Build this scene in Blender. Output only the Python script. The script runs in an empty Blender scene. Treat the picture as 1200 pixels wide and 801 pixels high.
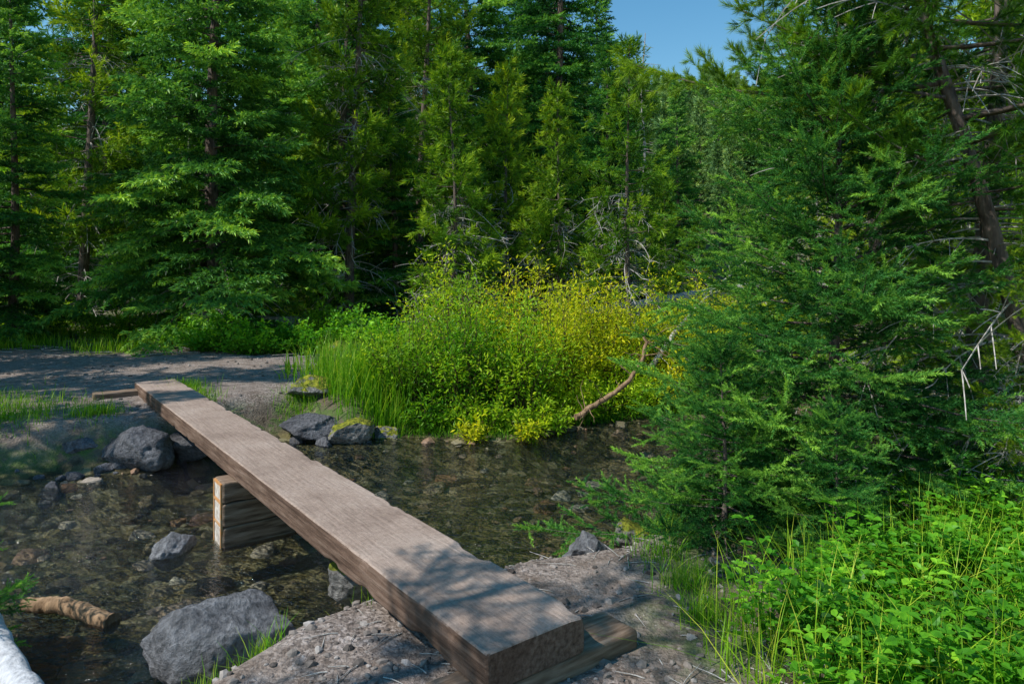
import bpy, bmesh, math, numpy as np
from mathutils import Vector, Matrix, noise
R0=np.random.default_rng(11)
scene=bpy.context.scene
def norm(a): return a/np.maximum(np.linalg.norm(a,axis=-1,keepdims=True),1e-9)
def ss(x): x=np.clip(x,0,1); return x*x*(3-2*x)

# ------------------------------------------------------------ mesh builder
class MB:
    def __init__(s): s.V=[];s.F=[];s.M=[];s.T=[];s.n=0
    def add(s,v,f,m,t):
        v=np.asarray(v,float).reshape(-1,3); f=np.asarray(f,int).reshape(-1,3)
        s.V.append(v); s.F.append(f+s.n); s.M.append(np.full(len(f),m))
        s.T.append(np.broadcast_to(np.asarray(t,float).ravel() if np.ndim(t) else t,(len(v),)))
        s.n+=len(v)
    def mesh(s,name,mats,smooth=(0,)):
        V=np.concatenate(s.V);F=np.concatenate(s.F);M=np.concatenate(s.M);T=np.concatenate(s.T)
        me=bpy.data.meshes.new(name)
        me.vertices.add(len(V)); me.vertices.foreach_set('co',V.astype(np.float32).ravel())
        me.loops.add(len(F)*3); me.loops.foreach_set('vertex_index',F.astype(np.int32).ravel())
        me.polygons.add(len(F)); me.polygons.foreach_set('loop_start',np.arange(0,len(F)*3,3,dtype=np.int32))
        me.polygons.foreach_set('loop_total',np.full(len(F),3,dtype=np.int32))
        me.polygons.foreach_set('material_index',M.astype(np.int32))
        me.polygons.foreach_set('use_smooth',np.isin(M,smooth))
        for m in mats: me.materials.append(m)
        a=me.attributes.new('tint','FLOAT','POINT'); a.data.foreach_set('value',T.astype(np.float32))
        me.update(calc_edges=True)
        return me
    def obj(s,name,mats,loc=(0,0,0),smooth=(0,)):
        return put(s.mesh(name,mats,smooth),name,loc)
def put(me,name,loc=(0,0,0),rot=0,sc=1,parent=None,tilt=(0,0)):
    o=bpy.data.objects.new(name,me); scene.collection.objects.link(o)
    o.location=loc; o.rotation_euler=(tilt[0],tilt[1],rot)
    o.scale=(sc,)*3 if np.ndim(sc)==0 else sc
    if parent: o.parent=parent
    return o
def empty(name,loc=(0,0,0)):
    o=bpy.data.objects.new(name,None); scene.collection.objects.link(o); o.location=loc; return o

def tube(mb,P,r,m,t=.3,k=6):
    P=np.asarray(P,float); n=len(P); r=np.broadcast_to(np.asarray(r,float),(n,))
    D=norm(np.gradient(P,axis=0)); ref=np.array([0,0,1.]) if abs(D[0,2])<.8 else np.array([1.,0,0])
    A=norm(np.cross(D,ref)); B=np.cross(D,A)
    a=np.arange(k)*2*math.pi/k
    V=P[:,None]+r[:,None,None]*(np.cos(a)[None,:,None]*A[:,None]+np.sin(a)[None,:,None]*B[:,None])
    i=np.arange(n-1)[:,None]*k; j=np.arange(k)[None]; j2=(j+1)%k
    F=np.concatenate([np.stack([i+j,i+j2,i+k+j2],-1).reshape(-1,3),np.stack([i+j,i+k+j2,i+k+j],-1).reshape(-1,3)])
    mb.add(V,F,m,t)
    if r[0]>.02:
        c=[[0,q+1,q] for q in range(1,k-1)]; mb.add(V[0],c,m,t); mb.add(V[-1],[[a,c_,b] for a,b,c_ in c],m,t)
def inst(mb,tm,O,X,Z,S,m,T):
    tv,tf,tt=tm; N=len(O)
    if N==0: return
    X=norm(X); Y=norm(np.cross(Z,X)+1e-6); Zn=np.cross(X,Y)
    S=np.broadcast_to(S,(N,))[:,None,None]
    V=O[:,None]+S*(tv[None,:,0:1]*X[:,None]+tv[None,:,1:2]*Y[:,None]+tv[None,:,2:3]*Zn[:,None])
    F=tf[None]+(np.arange(N)*len(tv))[:,None,None]
    mb.add(V,F,m,(np.broadcast_to(T,(N,))[:,None]+tt[None]))

# ------------------------------------------------------------ templates
def t_needles(n,nl,nw,ang,seed,pine=False,full=False):
    r=np.random.default_rng(seed); V=[];F=[];T=[]
    for i in range(n):
        t=(i+r.random())/n
        if pine: t=.35+.65*t; phi=r.uniform(0,6.283)
        elif full: phi=r.uniform(0,6.283)
        else: phi=r.uniform(-.5,math.pi+.5)
        a=ang*(1.0-.55*t**3)*r.uniform(.8,1.15)
        d=np.array([math.cos(a),math.sin(a)*math.cos(phi),math.sin(a)*math.sin(phi)*(1 if (pine or full) else .7)])
        p=np.array([t,0,0]); q=norm(np.cross(d,r.normal(size=3)))*nw/2; l=nl*r.uniform(.75,1.15)
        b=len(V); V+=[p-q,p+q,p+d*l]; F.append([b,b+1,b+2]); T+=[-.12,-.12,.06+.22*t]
    b=len(V); V+=[[0,-.012,0],[0,.012,0],[1,0,0]]; F.append([b,b+1,b+2]); T+=[-.3]*3
    return np.array(V,float),np.array(F),np.array(T)
SP_HI=t_needles(56,.19,.046,1.05,1,full=True)
SP_LO=t_needles(10,.42,.17,.9,2,full=True)
SP_VLO=t_needles(6,.5,.32,.8,3,full=True)
TU_HI=t_needles(38,.58,.040,.75,4,True)
TU_LO=t_needles(10,.75,.13,.9,5,True)
TU_VLO=t_needles(6,.8,.32,.9,6,True)
def t_leaf(w,fold=.12):
    V=np.array([[0,0,0],[.3,-w,fold*w*3],[.3,w,fold*w*3],[.68,-w*.8,fold*w*2],[.68,w*.8,fold*w*2],[1,0,-.12],[.45,0,0]])
    F=np.array([[0,1,6],[0,6,2],[1,3,6],[6,4,2],[3,5,6],[6,5,4]]); return V,F,np.array([0,.05,.05,.05,.05,.1,-.05])
LEAF=t_leaf(.30); 
LEAFN=(np.array([[0,0,0],[.5,-.17,.03],[1,0,-.05],[.5,.17,.03]]),np.array([[0,1,2],[0,2,3]]),np.array([0,.03,.06,.03]))

# ------------------------------------------------------------ materials
def mat(name):
    m=bpy.data.materials.new(name); m.use_nodes=True; nt=m.node_tree; nt.nodes.clear()
    return m,nt,nt.nodes,nt.links
def N(nt,t,**k):
    n=nt.nodes.new(t)
    for a,b in k.items():
        if a=='inp':
            for x,y in b.items():
                if x in n.inputs: n.inputs[x].default_value=y
        else: setattr(n,a,b)
    return n
def ramp(nt,stops,fac):
    n=nt.nodes.new('ShaderNodeValToRGB'); e=n.color_ramp.elements
    while len(e)<len(stops): e.new(.5)
    for q,(p,c) in zip(e,stops): q.position=p; q.color=(*c,1) if len(c)==3 else c
    nt.links.new(fac,n.inputs[0]); return n
def mix(nt,fac,a,b,mode='MIX'):
    n=nt.nodes.new('ShaderNodeMix'); n.data_type='RGBA'; n.blend_type=mode
    for s,v in ((n.inputs[0],fac),(n.inputs[6],a),(n.inputs[7],b)):
        if hasattr(v,'is_linked') : nt.links.new(v,s)
        elif isinstance(v,(tuple,list)): s.default_value=(*v,1)
        else: s.default_value=v
    return n.outputs[2]
def noi(nt,scale,detail=5,vec=None,rough=.55):
    n=N(nt,'ShaderNodeTexNoise',inp={'Scale':scale,'Detail':detail,'Roughness':rough})
    if vec: nt.links.new(vec,n.inputs['Vector'])
    return n.outputs['Fac']
def finish(nt,col,rough=.8,bumps=None,bd=.02,spec=.3,bs=.6):
    b=N(nt,'ShaderNodeBsdfPrincipled',inp={'Roughness':rough,'Specular IOR Level':spec})
    o=N(nt,'ShaderNodeOutputMaterial')
    if hasattr(col,'is_linked'): nt.links.new(col,b.inputs['Base Color'])
    else: b.inputs['Base Color'].default_value=(*col,1)
    if bumps is not None:
        k=N(nt,'ShaderNodeBump',inp={'Strength':bs,'Distance':bd}); nt.links.new(bumps,k.inputs['Height']); nt.links.new(k.outputs[0],b.inputs['Normal'])
    nt.links.new(b.outputs[0],o.inputs[0]); return b
def foliage(name,dark,midc,light,trans=.3,spec=.16,vr=(1.4,.65),hr=(.475,.515)):
    m,nt,n,l=mat(name)
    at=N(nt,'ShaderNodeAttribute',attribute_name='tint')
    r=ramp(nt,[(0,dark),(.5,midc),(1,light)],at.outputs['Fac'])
    oi=N(nt,'ShaderNodeObjectInfo')
    hs=N(nt,'ShaderNodeHueSaturation'); 
    mr=N(nt,'ShaderNodeMapRange',inp={'To Min':hr[0],'To Max':hr[1]}); l.new(oi.outputs['Random'],mr.inputs['Value']); l.new(mr.outputs[0],hs.inputs['Hue'])
    mv=N(nt,'ShaderNodeMapRange',inp={'To Min':vr[0],'To Max':vr[1]}); l.new(oi.outputs['Random'],mv.inputs['Value']); l.new(mv.outputs[0],hs.inputs['Value'])
    l.new(r.outputs[0],hs.inputs['Color'])
    p=N(nt,'ShaderNodeBsdfPrincipled',inp={'Roughness':.42,'Specular IOR Level':spec})
    l.new(hs.outputs[0],p.inputs['Base Color'])
    t=N(nt,'ShaderNodeBsdfTranslucent'); c2=mix(nt,1.0,hs.outputs[0],(1.9,1.7,.6),'MULTIPLY'); l.new(c2,t.inputs[0])
    ms=N(nt,'ShaderNodeMixShader'); ms.inputs[0].default_value=trans
    l.new(p.outputs[0],ms.inputs[1]); l.new(t.outputs[0],ms.inputs[2])
    o=N(nt,'ShaderNodeOutputMaterial'); l.new(ms.outputs[0],o.inputs[0]); return m
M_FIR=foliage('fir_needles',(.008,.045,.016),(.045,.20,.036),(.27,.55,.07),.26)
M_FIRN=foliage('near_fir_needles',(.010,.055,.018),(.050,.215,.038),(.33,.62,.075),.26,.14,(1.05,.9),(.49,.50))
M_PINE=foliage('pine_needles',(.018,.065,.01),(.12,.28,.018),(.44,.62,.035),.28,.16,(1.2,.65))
M_FAR_HAZE=foliage('hazed_distant_needles',(.035,.10,.045),(.10,.22,.07),(.24,.38,.09),.2)  # aerial haze painted into the far needles as paler, bluer greens
M_WIL=foliage('willow_leaves',(.10,.20,.01),(.42,.52,.015),(.86,.78,.03),.38,.16,(1.15,.85))
M_WILG=foliage('willow_leaves_green',(.04,.13,.01),(.17,.38,.016),(.50,.66,.03),.38,.16,(1.2,.8))
M_HERB=foliage('herb_leaves',(.02,.10,.01),(.09,.33,.018),(.32,.68,.04),.38,.2,(1.1,.85),(.485,.50))
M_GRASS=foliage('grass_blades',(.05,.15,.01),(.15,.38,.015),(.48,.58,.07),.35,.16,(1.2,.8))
def bark(name,a,b):
    m,nt,n,l=mat(name); tc=N(nt,'ShaderNodeTexCoord'); mp=N(nt,'ShaderNodeMapping'); mp.inputs['Scale'].default_value=(6,6,1.5); l.new(tc.outputs['Object'],mp.inputs[0])
    f=noi(nt,4,4,mp.outputs[0]); finish(nt,ramp(nt,[(.3,a),(.7,b)],f).outputs[0],.9,f,.03); return m
M_BARK=bark('bark',(.045,.034,.028),(.20,.155,.13))
M_DEAD=bark('dead_twigs',(.20,.18,.155),(.54,.51,.47))
M_LOG=bark('brown_log',(.12,.07,.035),(.40,.26,.15))
M_PALE=bark('bleached_wood',(.34,.34,.35),(.64,.64,.65))
M_STEM=bark('shrub_stems',(.05,.035,.02),(.16,.11,.06))

def rockmat(name,a,b,moss):
    m,nt,n,l=mat(name); tc=N(nt,'ShaderNodeTexCoord'); v=tc.outputs['Object']
    f=noi(nt,3,8,v,.65); g=noi(nt,25,6,v,.7); 
    c=ramp(nt,[(.3,a),(.7,b)],f).outputs[0]
    c=mix(nt,.8,c,ramp(nt,[(.32,(.3,.3,.3)),(.62,(1.2,1.2,1.2))],g).outputs[0],'MULTIPLY')
    vo=N(nt,'ShaderNodeTexVoronoi',inp={'Scale':16}); l.new(v,vo.inputs['Vector'])
    pit=ramp(nt,[(.05,(.25,.25,.25)),(.25,(1,1,1))],vo.outputs['Distance']).outputs[0]
    c=mix(nt,.6,c,pit,'MULTIPLY')
    if moss>0:
        ge=N(nt,'ShaderNodeNewGeometry'); sx=N(nt,'ShaderNodeSeparateXYZ'); l.new(ge.outputs['Normal'],sx.inputs[0])
        ad=N(nt,'ShaderNodeMath',operation='MULTIPLY_ADD'); l.new(sx.outputs[2],ad.inputs[0]); ad.inputs[1].default_value=.45; l.new(noi(nt,5,6,v,.7),ad.inputs[2])
        r=ramp(nt,[(1.05-moss*.2-.06,(0,0,0)),(1.05-moss*.2+.02,(1,1,1))],ad.outputs[0])
        c=mix(nt,r.outputs[0],c,ramp(nt,[(.35,(.05,.07,.012)),(.65,(.36,.36,.03))],noi(nt,18,3,v)).outputs[0])
    mm=N(nt,'ShaderNodeMath',operation='MULTIPLY_ADD'); l.new(g,mm.inputs[0]); mm.inputs[1].default_value=.6; l.new(f,mm.inputs[2])
    finish(nt,c,.85,mm.outputs[0],.08,.25,1.); return m
M_ROCK=rockmat('basalt_rock',(.11,.11,.115),(.34,.34,.35),0)
M_ROCKD=rockmat('dark_wet_basalt',(.06,.06,.068),(.22,.22,.235),0)
M_ROCKM=rockmat('mossy_rock',(.12,.115,.11),(.38,.36,.33),1.5)
def pebmat(name,cols,rough=.8):
    m,nt,n,l=mat(name); at=N(nt,'ShaderNodeAttribute',attribute_name='tint')
    r=ramp(nt,[(i/(len(cols)-1),c) for i,c in enumerate(cols)],at.outputs['Fac'])
    tc=N(nt,'ShaderNodeTexCoord'); g=noi(nt,30,5,tc.outputs['Object'])
    c=mix(nt,.6,r.outputs[0],ramp(nt,[(.3,(.5,.5,.5)),(.7,(1.2,1.2,1.2))],g).outputs[0],'MULTIPLY')
    finish(nt,c,rough,g,.01); return m
M_PEB=pebmat('pebbles',[(.08,.065,.055),(.19,.16,.14),(.27,.225,.19),(.38,.34,.31)])
M_BED=pebmat('streambed_cobbles',[(.04,.038,.026),(.12,.10,.06),(.23,.20,.12),(.25,.13,.07),(.40,.38,.32)],.6)

# ------------------------------------------------------------ terrain
FX=[-60,-16,-9,-5.4,-5.06,-4.3,-4.0,-3.85,-3.1,-2.26,-1.8,-.94,0,.76,2.7,4.3,12,40,80]
FY=[-2,5,6.5,7.2,7.5,7.8,8.2,8.8,9.26,9.0,9.4,9.3,9.2,10.0,10.8,11.4,14,24,38]
NX=[-60,-16,-5,-3.6,-3.1,-2.7,-2.3,-1.98,-1.5,-1.15,-.85,-.3,.1,.5,.8,1.3,2.2,3.5,7,14,40,80]
NY=[-8,0,3.6,3.9,3.7,3.1,2.9,3.0,3.45,4.0,4.35,4.7,4.95,5.05,5.2,5.7,6.6,7.8,9.5,12,22,36]
def Yf(x): return np.interp(x,FX,FY)
def Yn(x): return np.interp(x,NX,NY)
def wob(x,y,s=1.):
    x=x*s;y=y*s
    return (np.sin(x*1.3+y*.7)+np.sin(x*-.8+y*1.9+1.3)*.8+np.sin(x*2.7-y*2.1+.5)*.45+np.sin(x*4.1+y*3.3+2)*.3+np.sin(x*7.7-y*6.1)*.2)/2.75
def Hh(x,y):
    x=np.asarray(x,float);y=np.asarray(y,float)
    sh=.12*wob(x,y,3.)
    df=Yf(x)-y+sh; dn=y-Yn(x)+sh
    ins=np.minimum(df,dn)
    z=np.where(ins>0,-.30*ss(ins/1.0)*(1+.25*wob(x,y,2)),0)
    u=np.maximum(-df,0); z=z+np.where(df<0,.5*ss(u/(.95+.5*ss((x+1.8)/1.)))+.02*np.minimum(u,30)+.035*wob(x,y,1.1)*ss(u)+.012*wob(x,y,6)*ss(u),0)
    v=np.maximum(-dn,0); z=z+np.where(dn<0,.40*ss(v/.7)+.03*np.minimum(v,8)+.02*wob(x,y,1.7)*ss(v)+.014*wob(x,y,7)*ss(v),0)
    yy=np.maximum(y-34,0); rise=np.minimum(.265*yy,.265*310+.04*(yy-310))
    ridge=1+.10*np.sin(x*.013+.6)+.06*np.sin(x*.041+1)+.02*wob(x,y,.12)
    z=z+rise*ridge*ss(yy/18)+.6*wob(x,y,.09)*ss(yy/20)
    return z
def axis(lo,hi,a,b,st,g):
    c=list(np.arange(a,b,st)); s=st; x=b
    while x<hi: c.append(x); s*=g; x+=s
    c.append(hi); s=st; x=a; 
    while x>lo: s*=g; x-=s; c.insert(0,max(x,lo))
    return np.array(c)
ax=axis(-900,900,-10,8,.09,1.09); ay=axis(-60,1200,1.5,17,.09,1.06)
X,Y=np.meshgrid(ax,ay); Z=Hh(X,Y)
nx,ny=len(ax),len(ay)
i=(np.arange(ny-1)[:,None]*nx+np.arange(nx-1)[None]).ravel()
F=np.concatenate([np.stack([i,i+1,i+nx+1],1),np.stack([i,i+nx+1,i+nx],1)])
mb=MB(); V=np.stack([X,Y,Z],-1).reshape(-1,3)
x,y=V[:,0],V[:,1]
def pathmask(x,y):
    e=.5*wob(x,y,1.6)
    a=ss((y-Yf(x)-.35+e*.4)/.6)*ss((15.2+e*1.6-y+.12*(x+6))/1.0)*ss((-2.7-x+e)/.5)
    b=ss((Yn(x)-y+.1)/.3)*ss((1.2-x+e*.5)/.6)*(y>-30)
    return np.maximum(a,b)
mb.add(V,F,0,pathmask(x,y))
m,nt,n,l=mat('ground_soil')
at=N(nt,'ShaderNodeAttribute',attribute_name='tint'); ge=N(nt,'ShaderNodeNewGeometry'); pos=ge.outputs['Position']
sx=N(nt,'ShaderNodeSeparateXYZ'); l.new(pos,sx.inputs[0])
vo=N(nt,'ShaderNodeTexVoronoi',inp={'Scale':55}); l.new(pos,vo.inputs['Vector'])
vs=N(nt,'ShaderNodeSeparateColor'); l.new(vo.outputs['Color'],vs.inputs[0])
grav=ramp(nt,[(0,(.11,.09,.078)),(.5,(.26,.215,.185)),(1,(.42,.365,.33))],vs.outputs[0]).outputs[0]
grav=mix(nt,ramp(nt,[(.35,(0,0,0)),(.6,(.7,.7,.7))],noi(nt,1.3,6,pos)).outputs[0],grav,(.27,.22,.185))
grav=mix(nt,.85,grav,ramp(nt,[(.3,(.45,.38,.32)),(.6,(1.12,1.1,1.1))],noi(nt,5,8,pos,.7)).outputs[0],'MULTIPLY')
fl=noi(nt,3,8,pos,.7); floor=ramp(nt,[(.3,(.035,.026,.016)),(.45,(.14,.11,.075)),(.55,(.08,.13,.03)),(.7,(.24,.20,.12))],fl).outputs[0]
vb=N(nt,'ShaderNodeTexVoronoi',inp={'Scale':9}); l.new(pos,vb.inputs['Vector']); vbs=N(nt,'ShaderNodeSeparateColor'); l.new(vb.outputs['Color'],vbs.inputs[0])
bed=ramp(nt,[(0,(.04,.037,.024)),(.4,(.10,.088,.05)),(.75,(.19,.165,.09)),(1,(.28,.26,.19))],vbs.outputs[0]).outputs[0]
bed=mix(nt,.9,bed,ramp(nt,[(.3,(.28,.38,.24)),(.7,(1.5,1.35,1.1))],noi(nt,1.6,5,pos)).outputs[0],'MULTIPLY')
c=mix(nt,at.outputs['Fac'],floor,grav)
wet=N(nt,'ShaderNodeMapRange',inp={'From Min':.14,'From Max':.02}); l.new(sx.outputs[2],wet.inputs['Value'])
c=mix(nt,wet.outputs[0],c,bed)
hb=N(nt,'ShaderNodeMath',operation='ADD'); l.new(noi(nt,40,5,pos),hb.inputs[0]); l.new(fl,hb.inputs[1])
finish(nt,c,.9,hb.outputs[0],.03,.2,.9)
mb.obj('ground',[m])

# water sheet
wx=np.arange(-30,40,.5); rows=np.linspace(0,1,12); mb=MB(); V=[]
for t in rows:
    V.append(np.stack([wx,(Yn(wx)-.35)*(1-t)+(Yf(wx)+.35)*t,np.zeros_like(wx)],-1))
V=np.concatenate(V); nxw=len(wx); i=(np.arange(11)[:,None]*nxw+np.arange(nxw-1)[None]).ravel()
mb.add(V,np.concatenate([np.stack([i,i+1,i+nxw+1],1),np.stack([i,i+nxw+1,i+nxw],1)]),0,0)
m,nt,n,l=mat('creek_water'); ge=N(nt,'ShaderNodeNewGeometry')
mp=N(nt,'ShaderNodeMapping'); mp.inputs['Rotation'].default_value=(0,0,-.5); mp.inputs['Scale'].default_value=(1,2.2,1); l.new(ge.outputs['Position'],mp.inputs[0])
a=N(nt,'ShaderNodeMath',operation='MULTIPLY_ADD'); l.new(noi(nt,15,3,mp.outputs[0]),a.inputs[0]); a.inputs[1].default_value=.45; l.new(noi(nt,4,3,mp.outputs[0]),a.inputs[2])
bp=N(nt,'ShaderNodeBump',inp={'Strength':1.0,'Distance':.10}); l.new(a.outputs[0],bp.inputs['Height'])
fr=N(nt,'ShaderNodeFresnel',inp={'IOR':1.48}); l.new(bp.outputs[0],fr.inputs['Normal'])
tr=N(nt,'ShaderNodeBsdfTransparent'); tr.inputs[0].default_value=(.90,.92,.86,1)
gl=N(nt,'ShaderNodeBsdfGlossy',inp={'Roughness':.035}); l.new(bp.outputs[0],gl.inputs['Normal'])
ms=N(nt,'ShaderNodeMixShader'); l.new(fr.outputs[0],ms.inputs[0]); l.new(tr.outputs[0],ms.inputs[1]); l.new(gl.outputs[0],ms.inputs[2])
o=N(nt,'ShaderNodeOutputMaterial'); l.new(ms.outputs[0],o.inputs[0])
mb.obj('creek_water',[m])

# ------------------------------------------------------------ rocks
def ico(sub):
    bm=bmesh.new(); bmesh.ops.create_icosphere(bm,subdivisions=sub,radius=1)
    v=np.array([q.co[:] for q in bm.verts]); f=np.array([[a.index for a in q.verts] for q in bm.faces]); bm.free(); return v,f
ICO5=ico(5); ICO3=ico(3); ICO2=ico(2); ICO1=ico(1)
def rockverts(base,seed,amp=.16,cuts=9):
    r=np.random.default_rng(seed); v=base.copy()
    for k in range(cuts):
        d=norm(r.normal(size=3)); h=r.uniform(.5,.82); e=v@d-h
        v=v-np.maximum(e,0)[:,None]*d[None]*.95
    if len(base)>700:
        off=Vector(r.uniform(0,50,3))
        for i in range(len(v)):
            p=Vector(v[i]); a=noise.fractal(p*1.6+off,1.0,2.1,5)*amp+noise.noise(p*9+off)*.03
            v[i]*=1+a
    else: v=v*(1+r.normal(size=(len(v),1))*.03)
    return v
def rock(name,x,y,size,seed,m,sink=.3,rot=0,z=None):
    v=rockverts(ICO5[0],seed,cuts=12)*np.array(size)*1.1; mb=MB(); mb.add(v,ICO5[1],0,0)
    zz=(float(Hh(x,y)) if z is None else z)+size[2]*(1-sink*2)*.75
    return put(mb.mesh(name,[m]),name,(x,y,zz),rot)
rock('basalt_boulder',-1.60,3.86,(.40,.28,.29),3,M_ROCK,.2,.3,z=.02)
rock('basalt_boulder',-1.02,4.42,(.24,.19,.17),5,M_ROCKM,.2,.2,z=.13)
rock('basalt_boulder',-2.72,5.48,(.16,.13,.15),6,M_ROCK,.35,.5,z=0)
rock('basalt_boulder',-4.45,8.0,(.48,.32,.30),7,M_ROCKD,.3,-.4,z=.08)
rock('basalt_boulder',-3.85,8.35,(.40,.3,.22),8,M_ROCKD,.3,.6,z=.08)
rock('basalt_boulder',-5.1,8.05,(.26,.22,.14),28,M_ROCKD,.3,.6,z=.18)
rock('basalt_boulder',-2.75,9.35,(.40,.3,.22),9,M_ROCKD,.3,.2,z=.05)
rock('basalt_boulder',-2.15,9.2,(.3,.26,.2),10,M_ROCKM,.35,1.0,z=.04)
rock('basalt_boulder',-2.95,10.1,(.42,.28,.22),11,M_ROCKM,.25,.4)
rock('basalt_boulder',-3.0,12.3,(.55,.4,.35),12,M_ROCKM,.2,.7)
rock('basalt_boulder',.58,4.98,(.21,.18,.20),13,M_ROCK,.2,.2,z=.09)
rock('basalt_boulder',.92,5.2,(.17,.15,.15),14,M_ROCKM,.2,.9,z=.16)
rock('basalt_boulder',-1.75,9.5,(.24,.2,.12),15,M_ROCKM,.35,.3,z=0)
rock('submerged_rock',-3.0,4.15,(.34,.2,.12),17,M_BED,.4,.3,z=-.17)
rock('basalt_boulder',-.15,4.72,(.14,.11,.1),18,M_ROCKM,.3,.3)
def scatter_rocks(name,n,fn,smin,smax,base,m,seed,flat=.6,cuts=6,pw=3):
    r=np.random.default_rng(seed); mb=MB(); P=fn(r,n); 
    tms=[(rockverts(base[0],100+k,cuts=cuts)*1.15,base[1],np.zeros(len(base[0]))) for k in range(8)]
    S=smin+(smax-smin)*r.random(len(P))**pw
    Xd=norm(np.concatenate([r.normal(size=(len(P),2)),np.zeros((len(P),1))],1)); Zd=np.tile([0,0,1.],(len(P),1))+r.normal(size=(len(P),3))*.25
    for k in range(8):
        q=np.arange(len(P))%8==k; tv,tf,tt=tms[k]; tv=tv*np.array([1,.65+.04*k,flat*(1+.06*k)])
        inst(mb,(tv,tf,tt),P[q]+np.array([0,0,1.])*S[q][:,None]*.05,Xd[q],Zd[q],S[q],0,r.random(q.sum()))
    return mb.obj(name,[m],smooth=())
def inbed(r,n):
    x=r.uniform(-7,6,n); t=r.random(n); y=Yn(x)*(1-t)+Yf(x)*t; return np.stack([x,y,Hh(x,y)],1)
scatter_rocks('streambed_cobbles',1300,inbed,.02,.18,ICO3,M_BED,21,.42,12,4)
def onpath(r,n):
    x=r.uniform(-12,-2.4,n*3); y=r.uniform(7,15.5,n*3); k=pathmask(x,y)>.4; x,y=x[k][:n],y[k][:n]; return np.stack([x,y,Hh(x,y)],1)
scatter_rocks('path_gravel',1500,onpath,.006,.05,ICO1,M_PEB,22,.6,6,5)
def nearb(r,n):
    x=r.uniform(-2,1.9,n); y=r.uniform(2.6,5.7,n); k=y<Yn(x)+.15; x,y=x[k],y[k]; return np.stack([x,y,Hh(x,y)],1)
scatter_rocks('bank_gravel',4200,nearb,.003,.034,ICO1,M_PEB,23,.6,6,5)
def shore(r,n):
    x=r.uniform(-6.5,-1.5,n); y=Yf(x)+r.normal(0,.2,n); return np.stack([x,y,Hh(x,y)],1)
scatter_rocks('shore_stones',50,shore,.03,.16,ICO3,M_ROCKD,24,.6,12,3)

# ------------------------------------------------------------ timber bridge
m,nt,n,l=mat('weathered_timber'); tc=N(nt,'ShaderNodeTexCoord'); mp=N(nt,'ShaderNodeMapping'); mp.inputs['Scale'].default_value=(.8,14,14); l.new(tc.outputs['Object'],mp.inputs[0])
g=noi(nt,3,6,mp.outputs[0],.65); big=noi(nt,1.4,7,tc.outputs['Object'],.65); fine=noi(nt,32,6,tc.outputs['Object'],.75)
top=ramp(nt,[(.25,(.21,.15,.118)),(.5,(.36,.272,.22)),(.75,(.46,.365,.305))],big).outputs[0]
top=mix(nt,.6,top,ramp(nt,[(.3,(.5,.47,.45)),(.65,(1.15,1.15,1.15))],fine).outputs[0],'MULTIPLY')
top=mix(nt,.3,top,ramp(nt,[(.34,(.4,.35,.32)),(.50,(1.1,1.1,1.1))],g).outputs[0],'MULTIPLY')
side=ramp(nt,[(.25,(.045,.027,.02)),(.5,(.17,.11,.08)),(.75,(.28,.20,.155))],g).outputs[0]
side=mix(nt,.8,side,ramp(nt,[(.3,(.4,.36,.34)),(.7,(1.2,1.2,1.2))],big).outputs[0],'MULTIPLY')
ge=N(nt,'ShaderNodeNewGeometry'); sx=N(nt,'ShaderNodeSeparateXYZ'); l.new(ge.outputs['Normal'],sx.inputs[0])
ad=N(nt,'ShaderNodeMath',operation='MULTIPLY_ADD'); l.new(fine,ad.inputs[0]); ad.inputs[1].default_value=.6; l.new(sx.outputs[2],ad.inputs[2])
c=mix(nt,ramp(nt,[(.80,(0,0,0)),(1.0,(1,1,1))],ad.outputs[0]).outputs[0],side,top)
hh=N(nt,'ShaderNodeMath',operation='MULTIPLY_ADD'); l.new(fine,hh.inputs[0]); hh.inputs[1].default_value=.8; l.new(g,hh.inputs[2])
finish(nt,c,.85,hh.outputs[0],.012,.12,.7); M_TIM=m
m,nt,n,l=mat('fresh_cut_timber'); tc=N(nt,'ShaderNodeTexCoord'); mp=N(nt,'ShaderNodeMapping'); mp.inputs['Scale'].default_value=(1.5,12,12); l.new(tc.outputs['Object'],mp.inputs[0])
g=noi(nt,3,7,mp.outputs[0]); finish(nt,ramp(nt,[(.3,(.08,.05,.03)),(.5,(.20,.135,.09)),(.75,(.35,.26,.19))],g).outputs[0],.8,g,.01); M_TIM2=m
m,nt,n,l=mat('painted_mark'); tc=N(nt,'ShaderNodeTexCoord'); g=noi(nt,20,5,tc.outputs['Object']); finish(nt,ramp(nt,[(.4,(.55,.24,.07)),(.65,(.42,.30,.18))],g).outputs[0],.7); M_OR=m
m,nt,n,l=mat('pale_end_grain'); tc=N(nt,'ShaderNodeTexCoord'); g=noi(nt,20,5,tc.outputs['Object']); finish(nt,ramp(nt,[(.4,(.42,.36,.30)),(.65,(.68,.62,.55))],g).outputs[0],.7); M_END=m

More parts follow.
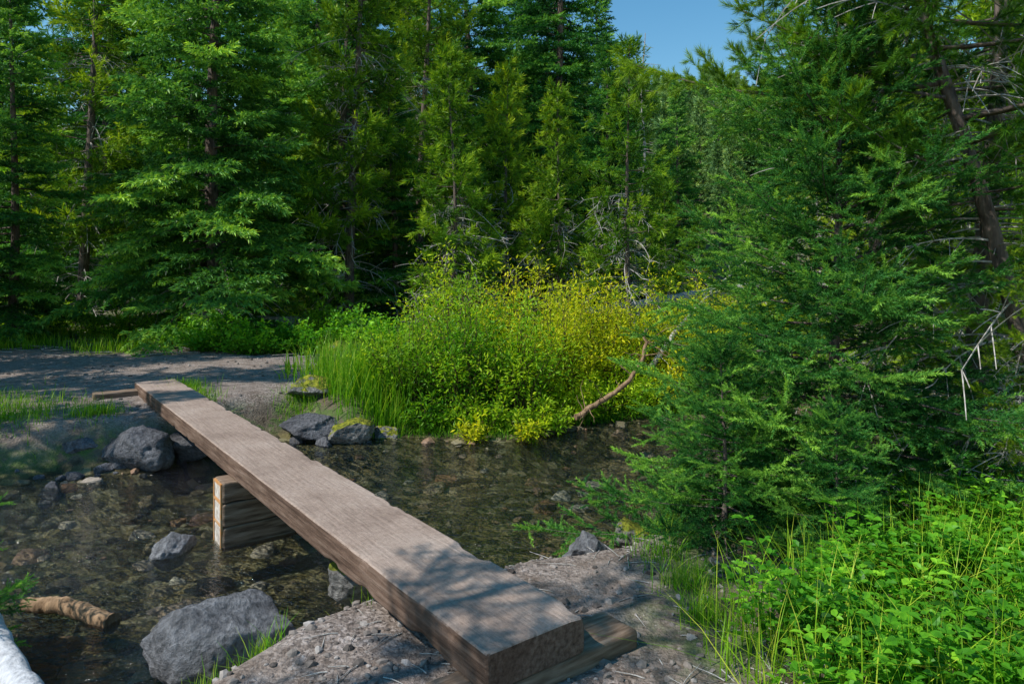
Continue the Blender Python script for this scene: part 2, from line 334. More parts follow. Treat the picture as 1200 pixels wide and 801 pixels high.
def timber(name,L,W,T,seed,bev=.014,nst=60,worn=.5):
    h=W/2; prof=[]
    for q in np.linspace(-h+bev,h-bev,9): prof.append((q,0))
    for a in (60,30): prof.append((h-bev+bev*math.cos(math.radians(a)),-bev+bev*math.sin(math.radians(a))))
    for q in np.linspace(-bev,-T+bev,4): prof.append((h,q))
    for a in (30,60): prof.append((h-bev+bev*math.cos(math.radians(a)),-T+bev-bev*math.sin(math.radians(a))))
    for q in np.linspace(h-bev,-h+bev,5): prof.append((q,-T))
    for a in (60,30): prof.append((-h+bev-bev*math.cos(math.radians(a)),-T+bev-bev*math.sin(math.radians(a))))
    for q in np.linspace(-T+bev,-bev,4): prof.append((-h,q))
    for a in (30,60): prof.append((-h+bev-bev*math.cos(math.radians(a)),-bev+bev*math.sin(math.radians(a))))
    prof=np.array(prof); k=len(prof)
    xs=np.concatenate([[0,bev*.4],np.linspace(bev*1.2,L-bev*1.2,nst),[L-bev*.4,L]])
    sc=np.ones(len(xs)); sc[0]=1-2*bev/W*.8; sc[-1]=sc[0]; sc[1]=1-.6*bev/W; sc[-2]=sc[1]
    off=Vector((seed*3.1,0,0)); V=[]
    for xx,s in zip(xs,sc):
        for (py,pz) in prof:
            yy=py*s; zz=(pz+T/2)*(1-(1-s)*W/T*.8)-T/2
            corner=max(0,1-(min(h-abs(py),.05)+min(T/2-abs(pz+T/2),.05))/.05)
            a=noise.fractal(Vector((xx*1.5,yy*4,zz*4))+off,1,2,3)
            b=max(0,noise.noise(Vector((xx*7,yy*2,zz*2))+off)-.2)*corner*.06*worn
            yy-=np.sign(py)*(b+a*.003); zz=zz+a*.003-(b if pz>-T/2 else -b)*.7
            V.append((xx,yy,zz))
    n_=len(xs); mb=MB(); i=np.arange(n_-1)[:,None]*k; j=np.arange(k)[None]; j2=(j+1)%k
    F=np.concatenate([np.stack([i+j,i+j2,i+k+j2],-1).reshape(-1,3),np.stack([i+j,i+k+j2,i+k+j],-1).reshape(-1,3)])
    V=np.array(V); cap0=V[:k].mean(0); cap1=V[-k:].mean(0)
    nV=len(V); V=np.concatenate([V,[cap0,cap1]])
    F=np.concatenate([F,[[nV,(q+1)%k,q] for q in range(k)],[[nV+1,nV-k+q,nV-k+(q+1)%k] for q in range(k)]])
    mb.add(V,F[:,::-1],0,0); return mb
br=empty('plank_footbridge',(0,0,0))
A=math.atan2(.8,-.6); Bn=math.atan2(.6,.8)
def tm_(L,W,T,sd,nst,worn,nm,m): 
    me=timber('t',L,W,T,sd,nst=nst,worn=worn).mesh(nm,[m],smooth=()); return me
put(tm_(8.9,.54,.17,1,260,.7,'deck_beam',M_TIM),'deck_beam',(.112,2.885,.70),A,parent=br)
put(tm_(1.05,.24,.12,2,30,.5,'near_sill',M_TIM2),'near_sill',(-.31,2.72,.527),Bn,parent=br)
put(tm_(1.15,.25,.14,3,30,.5,'far_sill',M_TIM2),'far_sill',(-5.75,9.36,.62),Bn,parent=br)
s=3.75; cx,cy=.112-.6*s,2.885+.8*s
for q,(dz,T,ln) in enumerate([(.527,.17,.74),(.353,.19,.78),(.160,.20,.78)]):
    put(tm_(ln,.26,T,5+q,24,.5,'support_block',M_TIM2),'support_block_%d'%(q+1),(cx-.8*.37,cy-.6*.37,dz),Bn,parent=br)
def box(mb,x0,x1,y0,y1,z0,z1,m=0):
    v=[[a,b,c] for a in (x0,x1) for b in (y0,y1) for c in (z0,z1)]
    mb.add(v,[[0,1,3],[0,3,2],[4,6,7],[4,7,5],[0,4,5],[0,5,1],[2,3,7],[2,7,6],[0,2,6],[0,6,4],[1,5,7],[1,7,3]],m,0)
mbp=MB()
for z0,z1 in ((.375,.500),(.185,.335),(-.02,.150)): box(mbp,-.006,.01,-.105,.105,z0,z1)
put(mbp.mesh('end_grain',[M_END],smooth=()),'end_grain',(cx-.8*.37,cy-.6*.37,0),Bn,parent=br)
mbp=MB()
for z0,z1 in ((.497,.517),(.350,.370),(.165,.182)): box(mbp,-.012,.005,-.11,.11,z0,z1)
box(mbp,-.014,.004,-.118,-.098,.0,.515); box(mbp,-.014,.004,.102,.118,.0,.515)
put(mbp.mesh('painted_marks',[M_OR],smooth=()),'painted_marks',(cx-.8*.37,cy-.6*.37,0),Bn,parent=br)

# ------------------------------------------------------------ logs
def bent(name,pts,r0,r1,m,twigs=0,seed=0,wob_=.02,k=8):
    r=np.random.default_rng(seed); pts=np.array(pts,float); n=24; t=np.linspace(0,len(pts)-1,n)
    P=np.stack([np.interp(t,range(len(pts)),pts[:,q]) for q in range(3)],1); 
    for _ in range(3): P[1:-1]=(P[:-2]+P[1:-1]*2+P[2:])/4
    P+=r.normal(size=P.shape)*wob_*.4; mb=MB(); tube(mb,P,np.linspace(r0,r1,n)*(1+.06*np.sin(np.arange(n)*1.7)),0,.5,k)
    for q in range(twigs):
        i=r.integers(3,n-1); d=norm(r.normal(size=3)+[0,0,.2]); L=r.uniform(.2,.6); s=np.linspace(0,1,6)[:,None]
        tube(mb,P[i]+d*L*s+r.normal(size=(6,3))*.02*s,np.linspace(.008,.002,6),0,.5,4)
    return mb.obj(name,[m])
bent('drift_log',[(-3.25,4.55,.02),(-2.95,4.5,.05),(-2.55,4.35,.0)],.045,.06,M_LOG,0,1,.01,10)
bent('bleached_log',[(-3.25,4.15,.24),(-2.55,3.45,.24),(-1.80,2.75,.28)],.065,.075,M_PALE,0,2,.006,14)
bent('dead_branch',[(1.85,9.45,1.5),(1.83,9.4,1.15),(1.6,9.35,.75),(1.15,9.2,.5),(.85,9.1,.35)],.022,.042,M_LOG,22,3)
bent('dead_branch',[(4.7,13.5,2.6),(3.6,12.5,1.9),(2.7,11.6,1.2),(2.2,11.2,.6)],.02,.05,M_DEAD,20,4)
bent('fallen_log',[(-9,19,1.1),(-6,18.2,1.0),(-3.6,17.5,.95)],.16,.2,M_DEAD,8,5,.03,10)
bent('fallen_log',[(2,19,1.2),(5,20,1.6),(8,22,1.9)],.14,.2,M_DEAD,10,6,.03,10)

# ------------------------------------------------------------ conifers
def conifer(H,R,zb,nb,sl,tm,seed,kind='fir',droop=.3,up=.3,pw=.8,sec=.16,tr=.12,lean=(0,0),dead=0,deadlen=1.,tri=True,low=.6,secl=.42,tk=8,bmin=3,curve=0,deadtop=None,gap=0.,var=.25,dr_=.013):
    r=np.random.default_rng(seed); mb=MB()
    ph=r.uniform(0,6,4)
    def C(z):
        z=np.asarray(z,float); t=z/H
        return np.stack([lean[0]*z+curve*H*t*t+.012*H*np.sin(t*5+ph[0]),lean[1]*z+.012*H*np.sin(t*4+ph[1]),z],-1)
    zz=np.linspace(-.3,H,22); tube(mb,C(zz),tr*(1-np.clip(zz/H,0,1)*.93)*(1+.5*np.exp(-np.clip(zz,0,9)*4)),0,.4,tk)
    O_=[];X_=[];Z_=[];S_=[];T_=[]
    for i in range(nb):
        t=(i+r.random())/nb; z=zb+(H-zb)*t
        if r.random()<gap: continue
        L=max(.12,R*(1-t)**pw*(r.uniform(.5,1.0)+.3*(r.random()<.22))*min(1,low+t*3))
        az=i*2.39996+r.uniform(-.5,.5); 
        ca,sa=math.cos(az),math.sin(az)
        pt=up*(-.35+1.7*t)+r.uniform(-.16,.16); n=9; s=np.linspace(0,1,n)
        if kind=='fir': zc=L*(pt*s-droop*(1-t*.8)*s**2+.12*s**4)
        else: zc=L*((pt-.1)*s+droop*s**2.2)
        bend=r.uniform(-.2,.2)*L*s**2
        P=C(z)[None]+np.stack([ca*L*s-sa*bend,sa*L*s+ca*bend,zc],1)
        tube(mb,P,np.linspace(max(.0035,.016*L**.8),.003,n)*(1 if H>6 else .8),0,.3,bmin)
        rt=r.uniform(-.20,.22)
        D=norm(np.gradient(P,axis=0))
        st=.12 if kind=='fir' else .25
        m_=max(2,int(L*(1-st)/sec))
        for side in (-1,1):
            u=st+(1-st)*(np.arange(m_)+r.random(m_))/m_
            o=np.stack([np.interp(u,s,P[:,q]) for q in range(3)],1); d=np.stack([np.interp(u,s,D[:,q]) for q in range(3)],1)
            lat=np.array([-sa,ca,0])*side
            if kind=='fir': roll=r.normal(size=m_)*var
            else: roll=r.uniform(-1.2,1.4,m_)
            dd=norm(d*r.uniform(.45,.9,(m_,1))+lat[None]*np.cos(roll)[:,None]*.85+np.array([0,0,1.])*np.sin(roll)[:,None]*.85)
            ln=(secl*L*(1-u)+sl*.9)*r.uniform(.6,1.15,m_)
            step=sl*.72; kmax=int(ln.max()/step)+1
            for k in range(kmax):
                q=ln>k*step*1.0
                if not q.any(): break
                oo=o[q]+dd[q]*(k*step)+np.array([0,0,-1.])*(.10*(k*step)**2/max(L,.3))
                dk=dd[q]+r.normal(size=(q.sum(),3))*.10
                O_.append(oo);X_.append(dk);Z_.append(np.tile([0,0,1.],(q.sum(),1))+r.normal(size=(q.sum(),3))*.3)
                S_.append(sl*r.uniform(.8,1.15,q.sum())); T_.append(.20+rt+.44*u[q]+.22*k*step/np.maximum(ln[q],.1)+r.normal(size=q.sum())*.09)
                if tri:
                    for sg in (-1,1):
                        lt=np.cross(np.array([0,0,1.])[None],dd[q])*sg
                        if kind!='fir': lt=lt+r.normal(size=lt.shape)*.7
                        else: lt=lt+np.array([0,0,1.])*r.normal(size=(len(lt),1))*var*1.0
                        O_.append(oo+dd[q]*sl*.2);X_.append(dd[q]*.75+lt*.7+r.normal(size=lt.shape)*.12);Z_.append(np.tile([0,0,1.],(q.sum(),1))+r.normal(size=(q.sum(),3))*.3)
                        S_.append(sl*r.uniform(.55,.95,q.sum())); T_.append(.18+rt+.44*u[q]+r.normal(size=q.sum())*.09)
        k=max(2,int(L*.8/(sl*.6))); u=np.linspace(.2,.98,k)
        o=np.stack([np.interp(u,s,P[:,q]) for q in range(3)],1); d=np.stack([np.interp(u,s,D[:,q]) for q in range(3)],1)
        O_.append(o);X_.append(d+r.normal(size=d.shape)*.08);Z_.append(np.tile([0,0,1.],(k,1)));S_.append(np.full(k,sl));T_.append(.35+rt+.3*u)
    k=6; z=np.linspace(H*.96,H,k); O_.append(C(z));X_.append(np.tile([0,0,1.],(k,1))+r.normal(size=(k,3))*.2);Z_.append(r.normal(size=(k,3)));S_.append(np.full(k,sl));T_.append(np.full(k,.7))
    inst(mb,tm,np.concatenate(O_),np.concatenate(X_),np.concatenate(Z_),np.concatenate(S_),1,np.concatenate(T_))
    dt=deadtop if deadtop else zb*1.5+.5
    for i in range(dead):
        z=r.uniform(.25,dt); az=r.uniform(0,6.28); L=deadlen*r.uniform(.4,1.1); s=np.linspace(0,1,7)
        dr=r.uniform(.2,.9); P=C(z)[None]+np.stack([np.cos(az+s*r.uniform(-.6,.6))*L*s,np.sin(az)*L*s,L*(.15*s-dr*s**2)],1)
        tube(mb,P,np.linspace(dr_,.004,7),2,.5,3)
        for _ in range(8):
            j=r.integers(2,7); d=norm(r.normal(size=3)+[math.cos(az),math.sin(az),-.5]); l_=L*r.uniform(.12,.45); s2=np.linspace(0,1,4)[:,None]
            tube(mb,P[j]+d*l_*s2+np.array([0,0,-.15])*l_*s2**2,np.linspace(dr_*.5,.003,4),2,.5,3)
    return mb
def tmesh(name,mats,**k): return conifer(**k).mesh(name,mats)
fm=[M_BARK,M_FIR,M_DEAD]; pm=[M_BARK,M_PINE,M_DEAD]
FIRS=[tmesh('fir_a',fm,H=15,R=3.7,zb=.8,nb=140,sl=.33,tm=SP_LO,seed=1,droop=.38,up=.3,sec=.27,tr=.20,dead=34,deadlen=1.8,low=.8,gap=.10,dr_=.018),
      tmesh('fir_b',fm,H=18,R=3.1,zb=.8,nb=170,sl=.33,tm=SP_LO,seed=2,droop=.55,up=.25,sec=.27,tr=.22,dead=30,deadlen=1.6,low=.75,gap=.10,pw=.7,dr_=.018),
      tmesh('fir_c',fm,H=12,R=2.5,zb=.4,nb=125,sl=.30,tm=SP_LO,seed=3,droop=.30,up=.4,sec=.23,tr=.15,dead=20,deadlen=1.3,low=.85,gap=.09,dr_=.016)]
PINES=[tmesh('pine_a',pm,H=7,R=1.5,zb=1.1,nb=66,sl=.21,tm=TU_LO,seed=4,kind='pine',droop=.35,up=.25,sec=.22,tr=.08,dead=70,deadlen=1.1,deadtop=3.6,secl=.38,gap=.1,dr_=.016),
       tmesh('pine_b',pm,H=7,R=1.7,zb=1.5,nb=62,sl=.21,tm=TU_LO,seed=5,kind='pine',droop=.4,up=.15,sec=.22,tr=.08,dead=78,deadlen=1.2,deadtop=4.0,secl=.38,gap=.1,dr_=.016),
       tmesh('pine_c',pm,H=14,R=2.2,zb=2.2,nb=110,sl=.26,tm=TU_LO,seed=6,kind='pine',droop=.3,up=.1,sec=.28,tr=.15,dead=95,deadlen=1.6,deadtop=8,secl=.38,gap=.12,pw=.6,dr_=.018)]
def plant_tree(me,name,x,y,sc=1.,rot=0,hz=1.):
    return put(me,name,(x,y,float(Hh(x,y))-.05),rot,(sc,sc,sc*hz))
Tn='fir_tree'; Pn='pine_tree'
trees=[(FIRS[0],Tn,-7.4,17.2,1.0,.3),(FIRS[2],Tn,-12.0,16.4,.8,1.2),(PINES[2],Pn,-12.9,20.8,1.1,2.0),(FIRS[1],Tn,-11.6,24,1.,.9),
 (FIRS[1],Tn,-5.9,23.5,.95,2.2),(PINES[2],Pn,-4.5,19.5,1.05,1.4),(PINES[0],Pn,-1.45,16.2,1.0,.4),
 (PINES[1],Pn,1.25,18.0,.93,1.0),(PINES[0],Pn,2.75,16.2,1.02,2.4),(FIRS[1],Tn,1.6,25,1.05,3.3),(FIRS[0],Tn,-1.9,27,1.15,4.0),(FIRS[0],Tn,3.5,29,.92,5.0),
 (FIRS[2],Tn,-16,21,1.2,2),(FIRS[0],Tn,-17.5,30,1.3,1.),(FIRS[1],Tn,-9,32,1.2,4.5),(FIRS[0],Tn,-5.5,37,1.5,2.6),
 (PINES[2],Pn,-8.9,24.5,1.0,5),(PINES[2],Pn,-2.9,22.5,1.05,.8),(FIRS[1],Tn,-14,42,1.35,1.8),(FIRS[1],Tn,0,40,1.4,2.8),(FIRS[0],Tn,2.0,37,1.3,.8),
 (FIRS[0],Tn,-11,37,1.4,.8),(FIRS[1],Tn,-22,38,1.4,.8),(FIRS[0],Tn,-27,36,1.4,2.8),(FIRS[1],Tn,-7,29,1.1,1.8),(FIRS[2],Tn,-9.4,21,.9,1.8),(FIRS[2],Tn,-3.6,20.5,.7,.2),
 (FIRS[2],Tn,3.2,23.5,.8,1.2),(PINES[1],Pn,-.2,21.5,1.15,4.1),(FIRS[2],Tn,5.4,25,.48,.2),(PINES[1],Pn,4.6,20.5,.62,.6),(PINES[0],Pn,6.3,23,.55,2.6),
 (FIRS[2],Tn,10.4,43,1.0,.5),(FIRS[2],Tn,14.2,38,.85,1.5),(FIRS[2],Tn,8.1,30,.36,1.),(PINES[0],Pn,11.2,28,.85,4),
 (PINES[2],Pn,13.4,27,.75,1.),(PINES[1],Pn,10.6,22,.95,2.),(FIRS[2],Tn,13.2,24,.95,3.),(PINES[2],Pn,9.8,16.5,.72,5.),(FIRS[2],Tn,12.6,17,1.0,5.2),
 (FIRS[0],Tn,19,24,1.0,.3),(PINES[1],Pn,7.6,13.0,.9,.2),(FIRS[2],Tn,9.3,11.6,.75,2.2),(PINES[0],Pn,6.6,9.6,.9,2.2),
 (FIRS[0],Tn,-15.5,12.3,.95,.5),(PINES[2],Pn,-10.8,8.4,.85,.5),(PINES[1],Pn,-9.3,6.2,1.1,2.5),(FIRS[2],Tn,-12.6,10.5,.9,1.5)]
for me,nm,x,y,s,r_ in trees: plant_tree(me,nm,x,y,s,r_)
sn=MB(); zz=np.linspace(0,14,16); tube(sn,np.stack([.1*np.sin(zz),.1*np.cos(zz*.7),zz],1),np.linspace(.13,.02,16),0,.4,6)
for q in range(110):
    z=R0.uniform(1.5,13.6); a=R0.uniform(0,6.28); L=R0.uniform(.3,1.1); s=np.linspace(0,1,4)
    tube(sn,np.stack([np.cos(a)*L*s,np.sin(a)*L*s,z-.3*L*s],1),np.linspace(.02,.008,4),0,.4,3)
snm=sn.mesh('snag',[M_DEAD])
for x,y,s_,r_ in [(7.3,38,1.05,0),(-9.6,20.5,.7,3),(9.0,20,.5,2)]:
    put(snm,'dead_snag',(x,y,float(Hh(x,y))-.1),r_,s_)

# near young fir on the right bank
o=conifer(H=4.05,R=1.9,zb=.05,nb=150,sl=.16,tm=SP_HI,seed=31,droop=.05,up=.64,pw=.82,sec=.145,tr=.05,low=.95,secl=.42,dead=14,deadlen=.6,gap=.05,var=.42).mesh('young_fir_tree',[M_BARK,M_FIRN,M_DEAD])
put(o,'young_fir_tree',(2.45,5.15,float(Hh(2.45,5.15))-.03),.4)
o=conifer(H=1.9,R=1.0,zb=.05,nb=72,sl=.15,tm=SP_HI,seed=33,droop=.08,up=.5,pw=.7,sec=.13,tr=.03,low=.9,secl=.38,var=.4).mesh('fir_sapling',[M_BARK,M_FIRN,M_DEAD])
put(o,'fir_sapling',(1.42,4.6,float(Hh(1.42,4.6))-.03),1.4,.70)
put(o,'fir_sapling',(1.95,4.1,float(Hh(1.95,4.1))-.03),3.4,.50)
put(o,'fir_sapling',(-3.30,3.72,float(Hh(-3.30,3.72))-.05),.4,.62)
# right-hand lodgepole pines
kw=dict(tm=TU_HI,kind='pine',secl=.36,sl=.12)
pA=conifer(H=7.2,R=2.2,zb=2.2,nb=74,seed=41,droop=.25,up=.0,tr=.075,lean=(-.30,-.02),curve=-.02,dead=90,deadlen=1.1,deadtop=4.5,gap=.05,pw=.55,sec=.145,dr_=.009,**kw).mesh('leaning_pine',pm)
pB=conifer(H=8.0,R=1.7,zb=.6,nb=92,seed=42,droop=.3,up=.1,tr=.11,dead=80,deadlen=1.1,deadtop=4.2,gap=.06,sec=.15,dr_=.010,**kw).mesh('right_pine',pm)
put(pA,Pn,(4.1,5.1,.45),0)
put(pB,Pn,(4.3,6.2,.45),0)
put(pB,Pn,(3.9,7.4,.42),2.1,.85)
put(pB,Pn,(3.55,4.6,.45),4.1,.30)
put(conifer(H=7.6,R=1.3,zb=4.4,nb=30,seed=45,droop=.25,up=.1,tr=.09,dead=8,deadlen=.5,deadtop=4,sec=.15,**kw).mesh('shade_pine',pm),Pn,(-3.9,1.35,.4),.9)

# distant forest
df=empty('distant_forest')
dm=[M_BARK,M_FAR_HAZE,M_DEAD]
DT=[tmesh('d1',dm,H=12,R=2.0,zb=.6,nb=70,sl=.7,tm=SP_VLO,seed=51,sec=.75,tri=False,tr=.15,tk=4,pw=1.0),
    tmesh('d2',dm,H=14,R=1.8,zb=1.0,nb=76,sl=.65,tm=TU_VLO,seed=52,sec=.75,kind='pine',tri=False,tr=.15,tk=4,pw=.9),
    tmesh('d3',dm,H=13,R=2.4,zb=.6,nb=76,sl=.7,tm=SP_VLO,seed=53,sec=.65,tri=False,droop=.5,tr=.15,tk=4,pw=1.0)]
cnt=0
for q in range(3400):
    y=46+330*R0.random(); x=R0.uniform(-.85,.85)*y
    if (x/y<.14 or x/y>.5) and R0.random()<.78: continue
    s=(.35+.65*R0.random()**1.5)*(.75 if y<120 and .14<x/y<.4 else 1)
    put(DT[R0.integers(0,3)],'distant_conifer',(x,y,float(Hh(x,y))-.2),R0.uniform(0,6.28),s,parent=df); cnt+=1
print('distant',cnt)

# ------------------------------------------------------------ shrubs
def shrub(name,x,y,rx,ry,h,ns,nl,leaf,ls,mt,seed,tb=.35,tv=.25,smin=.12,z=None,up=.3):
    r=np.random.default_rng(seed); mb=MB(); O=[];D=[];T=[]
    for i in range(ns):
        a=r.uniform(0,6.28); rr=math.sqrt(r.random()); ex,ey=math.cos(a)*rr*rx,math.sin(a)*rr*ry
        hh_=h*(1-.5*rr**2)*r.uniform(.45,1.2); s=np.linspace(0,1,8)
        b=np.array([ex*.35,ey*.35]) ; P=np.stack([b[0]+(ex-b[0])*s**1.4,b[1]+(ey-b[1])*s**1.4,hh_*s**.85],1)+r.normal(size=(8,3))*.025*h*s[:,None]
        tube(mb,P,np.linspace(.007*h**.5+.002,.002,8),0,.3,3)
        k=nl//ns; u=smin+(1-smin)*r.random(k)**.9
        o=np.stack([np.interp(u,s,P[:,q]) for q in range(3)],1); off=r.normal(size=(k,3))*np.array([1,1,.8])*.055*h**.7
        O.append(o+off); D.append(norm(off)+r.normal(size=(k,3))*.35+np.array([0,0,up])); T.append(tb+r.normal()*tv*.7+r.normal(size=k)*tv*.5+(u-.6)*.3)
    O=np.concatenate(O);D=np.concatenate(D);T=np.concatenate(T)
    inst(mb,leaf,O,D,np.tile([0,0,1.],(len(O),1))+r.normal(size=O.shape)*.5,ls*r.uniform(.6,1.2,len(O)),1,T)
    return mb.obj(name,[M_STEM,mt],(x,y,float(Hh(x,y))-.03 if z is None else z),smooth=(0,))
W=[(-1.5,10.15,.95,.7,1.5,60,5000,M_WILG,.30),(-.75,10.0,.95,.75,1.85,70,6200,M_WILG,.5),(-1.0,12.0,1.1,.8,2.0,60,5000,M_WILG,.5),
   (.05,10.1,.95,.7,1.6,70,6200,M_WILG,.65),(.7,10.8,1.0,.7,1.7,70,6200,M_WIL,.4),(1.5,11.4,1.1,.7,1.75,70,6200,M_WIL,.45),(2.4,11.9,1.0,.7,1.8,60,6000,M_WIL,.42),
   (.3,12.3,1.2,.9,2.0,60,5000,M_WIL,.4),(3.4,12.2,1.0,.8,1.8,50,4500,M_WIL,.38),(.9,10.35,.8,.35,.8,50,3800,M_WILG,.7),(1.7,10.75,.8,.35,.9,50,3800,M_WILG,.75),(2.6,11.2,.8,.4,.9,50,3800,M_WIL,.3),
   (-.4,9.55,.7,.25,.55,40,2000,M_WILG,.45),(.35,9.65,.6,.25,.55,36,1900,M_WILG,.55),(-1.2,9.65,.5,.22,.5,36,1700,M_WILG,.35)]
for q,(x,y,rx,ry,h,ns,nl,mt,tb) in enumerate(W): shrub('willow_shrub',x,y,rx,ry,h,ns,nl,LEAFN,.085,mt,60+q,tb=tb)
for q,(x,y,rx,h) in enumerate([(-6.3,14.6,1.0,.75),(-5.2,14.2,1.0,.7),(-4.3,14.3,.8,.65),(-7.2,15.2,.8,.6),(-3.3,14.6,.9,.9),(-2.4,13.6,.9,.9)]):
    shrub('leafy_shrub',x,y,rx,.7,h,40,3500,LEAF,.085,M_HERB,80+q,tb=.40)
for q,(x,y,rx,h,mt) in enumerate([(-9.5,17,1.4,.9,M_WILG),(-4.7,17.2,1.4,.9,M_WILG),(-.2,14.6,1.4,1.2,M_WILG),(3.9,15,1.5,1.3,M_WILG),(5.8,16.5,1.7,1.6,M_WIL),(1.3,15,1.2,1.2,M_WIL),(7.5,19,1.8,1.5,M_WIL),(5,14,1.2,1.4,M_WIL),(-13,18.5,1.6,.9,M_WILG),(-6.6,20,1.6,1.2,M_WILG)]):
    shrub('understory_shrub',x,y,rx,1.0,h,40,3000,LEAFN,.12,mt,90+q,tb=.3)
shrub('willow_sprig',.15,9.15,.35,.2,.35,14,500,LEAFN,.08,M_WIL,110,tb=.4,z=.0)
shrub('willow_sprig',-.55,9.15,.25,.2,.3,12,350,LEAFN,.08,M_WIL,111,tb=.4,z=.0)
def herbs(name,n,fn,hmin,hmax,leafsize,mt,seed,lf=LEAF,k0=12):
    r=np.random.default_rng(seed); mb=MB(); P0=fn(r,n); O=[];D=[];T=[]
    for p in P0:
        h=(hmin+(hmax-hmin)*(.5+.5*float(wob(p[0],p[1],4))))*r.uniform(.6,1.1); ln=r.normal(size=2)*.25*h; s=np.linspace(0,1,6)
        P=p[None]+np.stack([ln[0]*s**1.6,ln[1]*s**1.6,h*s],1); tube(mb,P,np.linspace(.0035,.0015,6),0,.5,3)
        k=int(k0*r.uniform(.7,1.3)); u=np.linspace(.22,1,k); o=np.stack([np.interp(u,s,P[:,q]) for q in range(3)],1)
        a=np.arange(k)*2.4+r.uniform(0,6); lat=np.stack([np.cos(a),np.sin(a),np.full(k,.25)],1)
        br=.03+.05*r.random(k); t0=.38+r.normal()*.17
        O.append(o+lat*br[:,None]); D.append(lat+r.normal(size=(k,3))*.25); T.append(np.full(k,t0)+(u-.5)*.3+r.normal(size=k)*.08)
        lt=np.stack([-lat[:,1],lat[:,0],lat[:,2]],1)
        O.append(o+lat*br[:,None]*.8); D.append(lt+lat*.5); T.append(np.full(k,t0)+(u-.5)*.3)
        O.append(o+lat*br[:,None]*.8); D.append(-lt+lat*.5+[0,0,.2]); T.append(np.full(k,t0+.05)+(u-.5)*.3)
    O=np.concatenate(O);D=np.concatenate(D);T=np.concatenate(T)
    inst(mb,lf,O,D,np.tile([0,0,1.],(len(O),1))+r.normal(size=O.shape)*.3,leafsize*r.uniform(.5,1.2,len(O)),1,T)
    return mb.obj(name,[mt,mt])
def hz(r,n):
    x=r.uniform(.95,3.6,n*2); y=r.uniform(2.5,4.5,n*2); k=(x>1.05+.12*wob(x,y,5))&(y<3.1+.75*(x-.9))&(wob(x,y,3.3)>-.45); x,y=x[k][:n],y[k][:n]; return np.stack([x,y,Hh(x,y)],1)
herbs('leafy_herb_patch',430,hz,.15,.62,.05,M_HERB,120)
def hz2(r,n):
    x=r.uniform(1.6,6,n); y=r.uniform(4.4,7.5,n); return np.stack([x,y,Hh(x,y)],1)
herbs('bank_undergrowth',300,hz2,.2,.5,.06,M_HERB,121)

# ------------------------------------------------------------ grass
def grass(name,n,fn,hmin,hmax,w,seed,mt=M_GRASS,tb=.4,lean=.35):
    r=np.random.default_rng(seed); P=fn(r,n); n=len(P); h=r.uniform(hmin,hmax,n); a=r.uniform(0,6.28,n); lx=np.cos(a);ly=np.sin(a)
    b=h*np.abs(r.normal(size=n))*lean; sx_=-ly;sy_=lx; V=[]
    for s,wf in ((0,1),(.35,.9),(.7,.6),(1,0)):
        cx_=P[:,0]+lx*b*s**2; cy_=P[:,1]+ly*b*s**2; cz=P[:,2]-.02+h*s*(1-.25*s*b/h)
        if wf: V+= [np.stack([cx_-sx_*w*wf/2,cy_-sy_*w*wf/2,cz],1),np.stack([cx_+sx_*w*wf/2,cy_+sy_*w*wf/2,cz],1)]
        else: V.append(np.stack([cx_,cy_,cz],1))
    V=np.stack(V,1); F=np.array([[0,1,3],[0,3,2],[2,3,5],[2,5,4],[4,5,6]])
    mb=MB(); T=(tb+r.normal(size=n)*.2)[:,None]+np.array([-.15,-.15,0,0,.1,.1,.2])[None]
    mb.add(V,F[None]+(np.arange(n)*7)[:,None,None],0,T); return mb.obj(name,[mt],smooth=())
def blob(cs):
    def f(r,n):
        c=np.array(cs)[r.integers(0,len(cs),n)]; x=c[:,0]+r.normal(size=n)*c[:,2]; y=c[:,1]+r.normal(size=n)*c[:,2]; return np.stack([x,y,Hh(x,y)],1)
    return f
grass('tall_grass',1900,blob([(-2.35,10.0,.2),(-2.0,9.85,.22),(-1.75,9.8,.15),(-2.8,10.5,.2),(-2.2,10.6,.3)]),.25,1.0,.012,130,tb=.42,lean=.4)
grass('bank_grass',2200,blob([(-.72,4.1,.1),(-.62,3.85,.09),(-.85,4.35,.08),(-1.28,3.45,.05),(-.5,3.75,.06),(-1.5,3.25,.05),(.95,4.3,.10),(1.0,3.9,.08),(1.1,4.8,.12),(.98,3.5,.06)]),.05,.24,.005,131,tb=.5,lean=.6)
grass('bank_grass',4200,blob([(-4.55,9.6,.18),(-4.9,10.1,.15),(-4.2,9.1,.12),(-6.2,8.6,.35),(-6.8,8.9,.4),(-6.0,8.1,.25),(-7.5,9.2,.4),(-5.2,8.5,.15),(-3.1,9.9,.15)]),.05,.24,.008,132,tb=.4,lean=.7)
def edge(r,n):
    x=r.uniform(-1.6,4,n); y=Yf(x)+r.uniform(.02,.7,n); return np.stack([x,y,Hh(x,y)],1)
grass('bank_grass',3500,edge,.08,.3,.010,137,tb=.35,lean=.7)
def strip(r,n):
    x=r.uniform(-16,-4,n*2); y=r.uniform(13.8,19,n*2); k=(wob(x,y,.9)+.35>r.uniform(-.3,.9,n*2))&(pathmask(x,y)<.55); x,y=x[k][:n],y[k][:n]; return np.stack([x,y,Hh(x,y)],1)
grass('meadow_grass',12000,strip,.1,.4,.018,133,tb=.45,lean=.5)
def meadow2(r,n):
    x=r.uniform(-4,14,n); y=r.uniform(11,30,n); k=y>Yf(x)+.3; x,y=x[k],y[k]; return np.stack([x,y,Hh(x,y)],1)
grass('meadow_grass',15000,meadow2,.15,.5,.026,134,tb=.5,lean=.5)
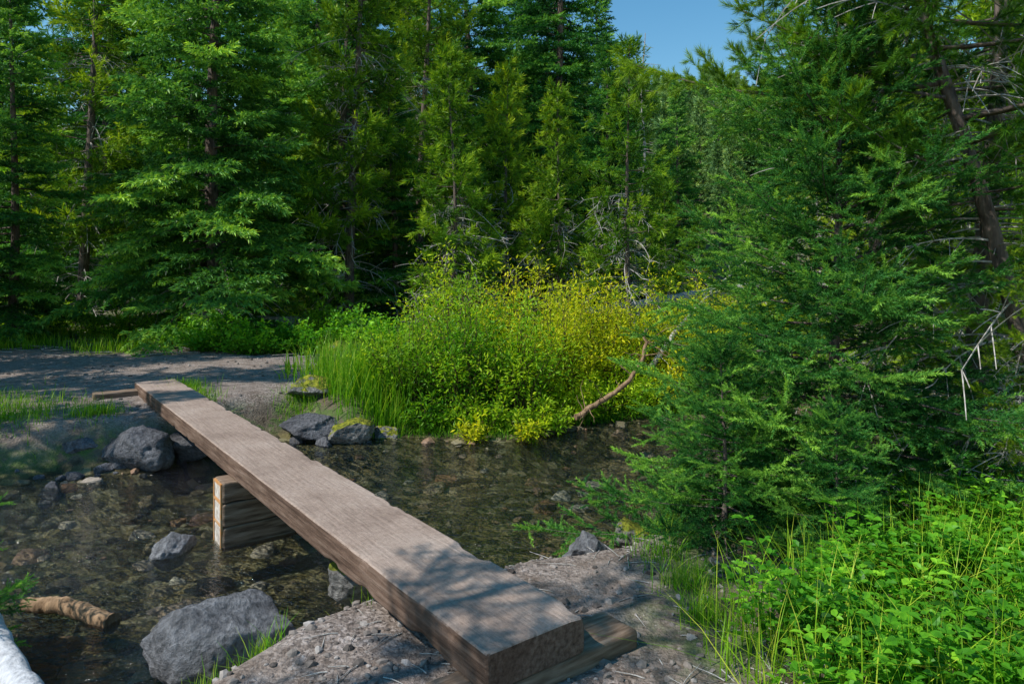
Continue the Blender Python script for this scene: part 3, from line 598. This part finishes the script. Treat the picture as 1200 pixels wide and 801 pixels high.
def rb(r,n):
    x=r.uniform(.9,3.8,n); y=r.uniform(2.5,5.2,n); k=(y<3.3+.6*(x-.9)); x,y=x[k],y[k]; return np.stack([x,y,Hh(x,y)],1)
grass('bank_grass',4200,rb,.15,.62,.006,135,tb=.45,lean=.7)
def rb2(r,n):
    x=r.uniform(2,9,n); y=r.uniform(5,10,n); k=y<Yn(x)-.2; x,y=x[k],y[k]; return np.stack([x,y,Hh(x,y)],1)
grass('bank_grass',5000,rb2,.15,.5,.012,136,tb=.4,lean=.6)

r=np.random.default_rng(140); mb=MB()
for q in range(560):
    if q<300: x=r.uniform(-14,-1); y=r.uniform(13.5,22)
    elif q<360: x=r.uniform(-9,-3); y=r.uniform(8.2,14)
    else: x=r.uniform(-1,2); y=r.uniform(2.7,5)
    sc=1 if q<300 else .25
    z=float(Hh(x,y)); a=r.uniform(0,6.28); L=r.uniform(.15,1.)*sc; s=np.linspace(0,1,5)
    tube(mb,np.stack([x+np.cos(a)*L*s,y+np.sin(a)*L*s+.05*L*np.sin(s*5),z+.02*sc+.1*L*s*r.random()],1),np.linspace(.012,.005,5)*(1 if sc==1 else .3),0,.5,4)
mb.obj('fallen_sticks',[M_DEAD])

# ------------------------------------------------------------ light, sky, camera
el=math.radians(50); hx,hy=norm(np.array([-.89,-.45]))
sd=Vector((hx*math.cos(el),hy*math.cos(el),math.sin(el)))
L=bpy.data.lights.new('sun','SUN'); L.energy=5.0; L.angle=math.radians(.5); L.color=(1,.965,.90)
lo=bpy.data.objects.new('sun',L); scene.collection.objects.link(lo); lo.rotation_euler=sd.to_track_quat('Z','Y').to_euler(); lo.location=(-20,-10,40)
w=bpy.data.worlds.new('World'); scene.world=w; w.use_nodes=True; nt=w.node_tree
sk=nt.nodes.new('ShaderNodeTexSky'); sk.sky_type='NISHITA'; sk.sun_disc=False; sk.sun_elevation=el; sk.sun_rotation=math.atan2(hx,hy)
sk.air_density=1.3; sk.dust_density=.0; sk.ozone_density=1.2; sk.altitude=100
hs=nt.nodes.new('ShaderNodeHueSaturation'); hs.inputs['Saturation'].default_value=1.35; hs.inputs['Hue'].default_value=.49; hs.inputs['Value'].default_value=1.25
nt.links.new(sk.outputs[0],hs.inputs['Color'])
bg=nt.nodes['Background']; bg.inputs[1].default_value=.12; nt.links.new(hs.outputs[0],bg.inputs[0])
cam=bpy.data.cameras.new('camera'); cam.lens=24; cam.sensor_width=36; cam.shift_y=-.0625; cam.clip_end=3000; cam.clip_start=.05
co=bpy.data.objects.new('camera',cam); scene.collection.objects.link(co); co.location=(0,0,2.2); co.rotation_euler=(math.radians(90),0,0); scene.camera=co
scene.view_settings.view_transform='Standard'; scene.view_settings.look='None'; scene.view_settings.exposure=0
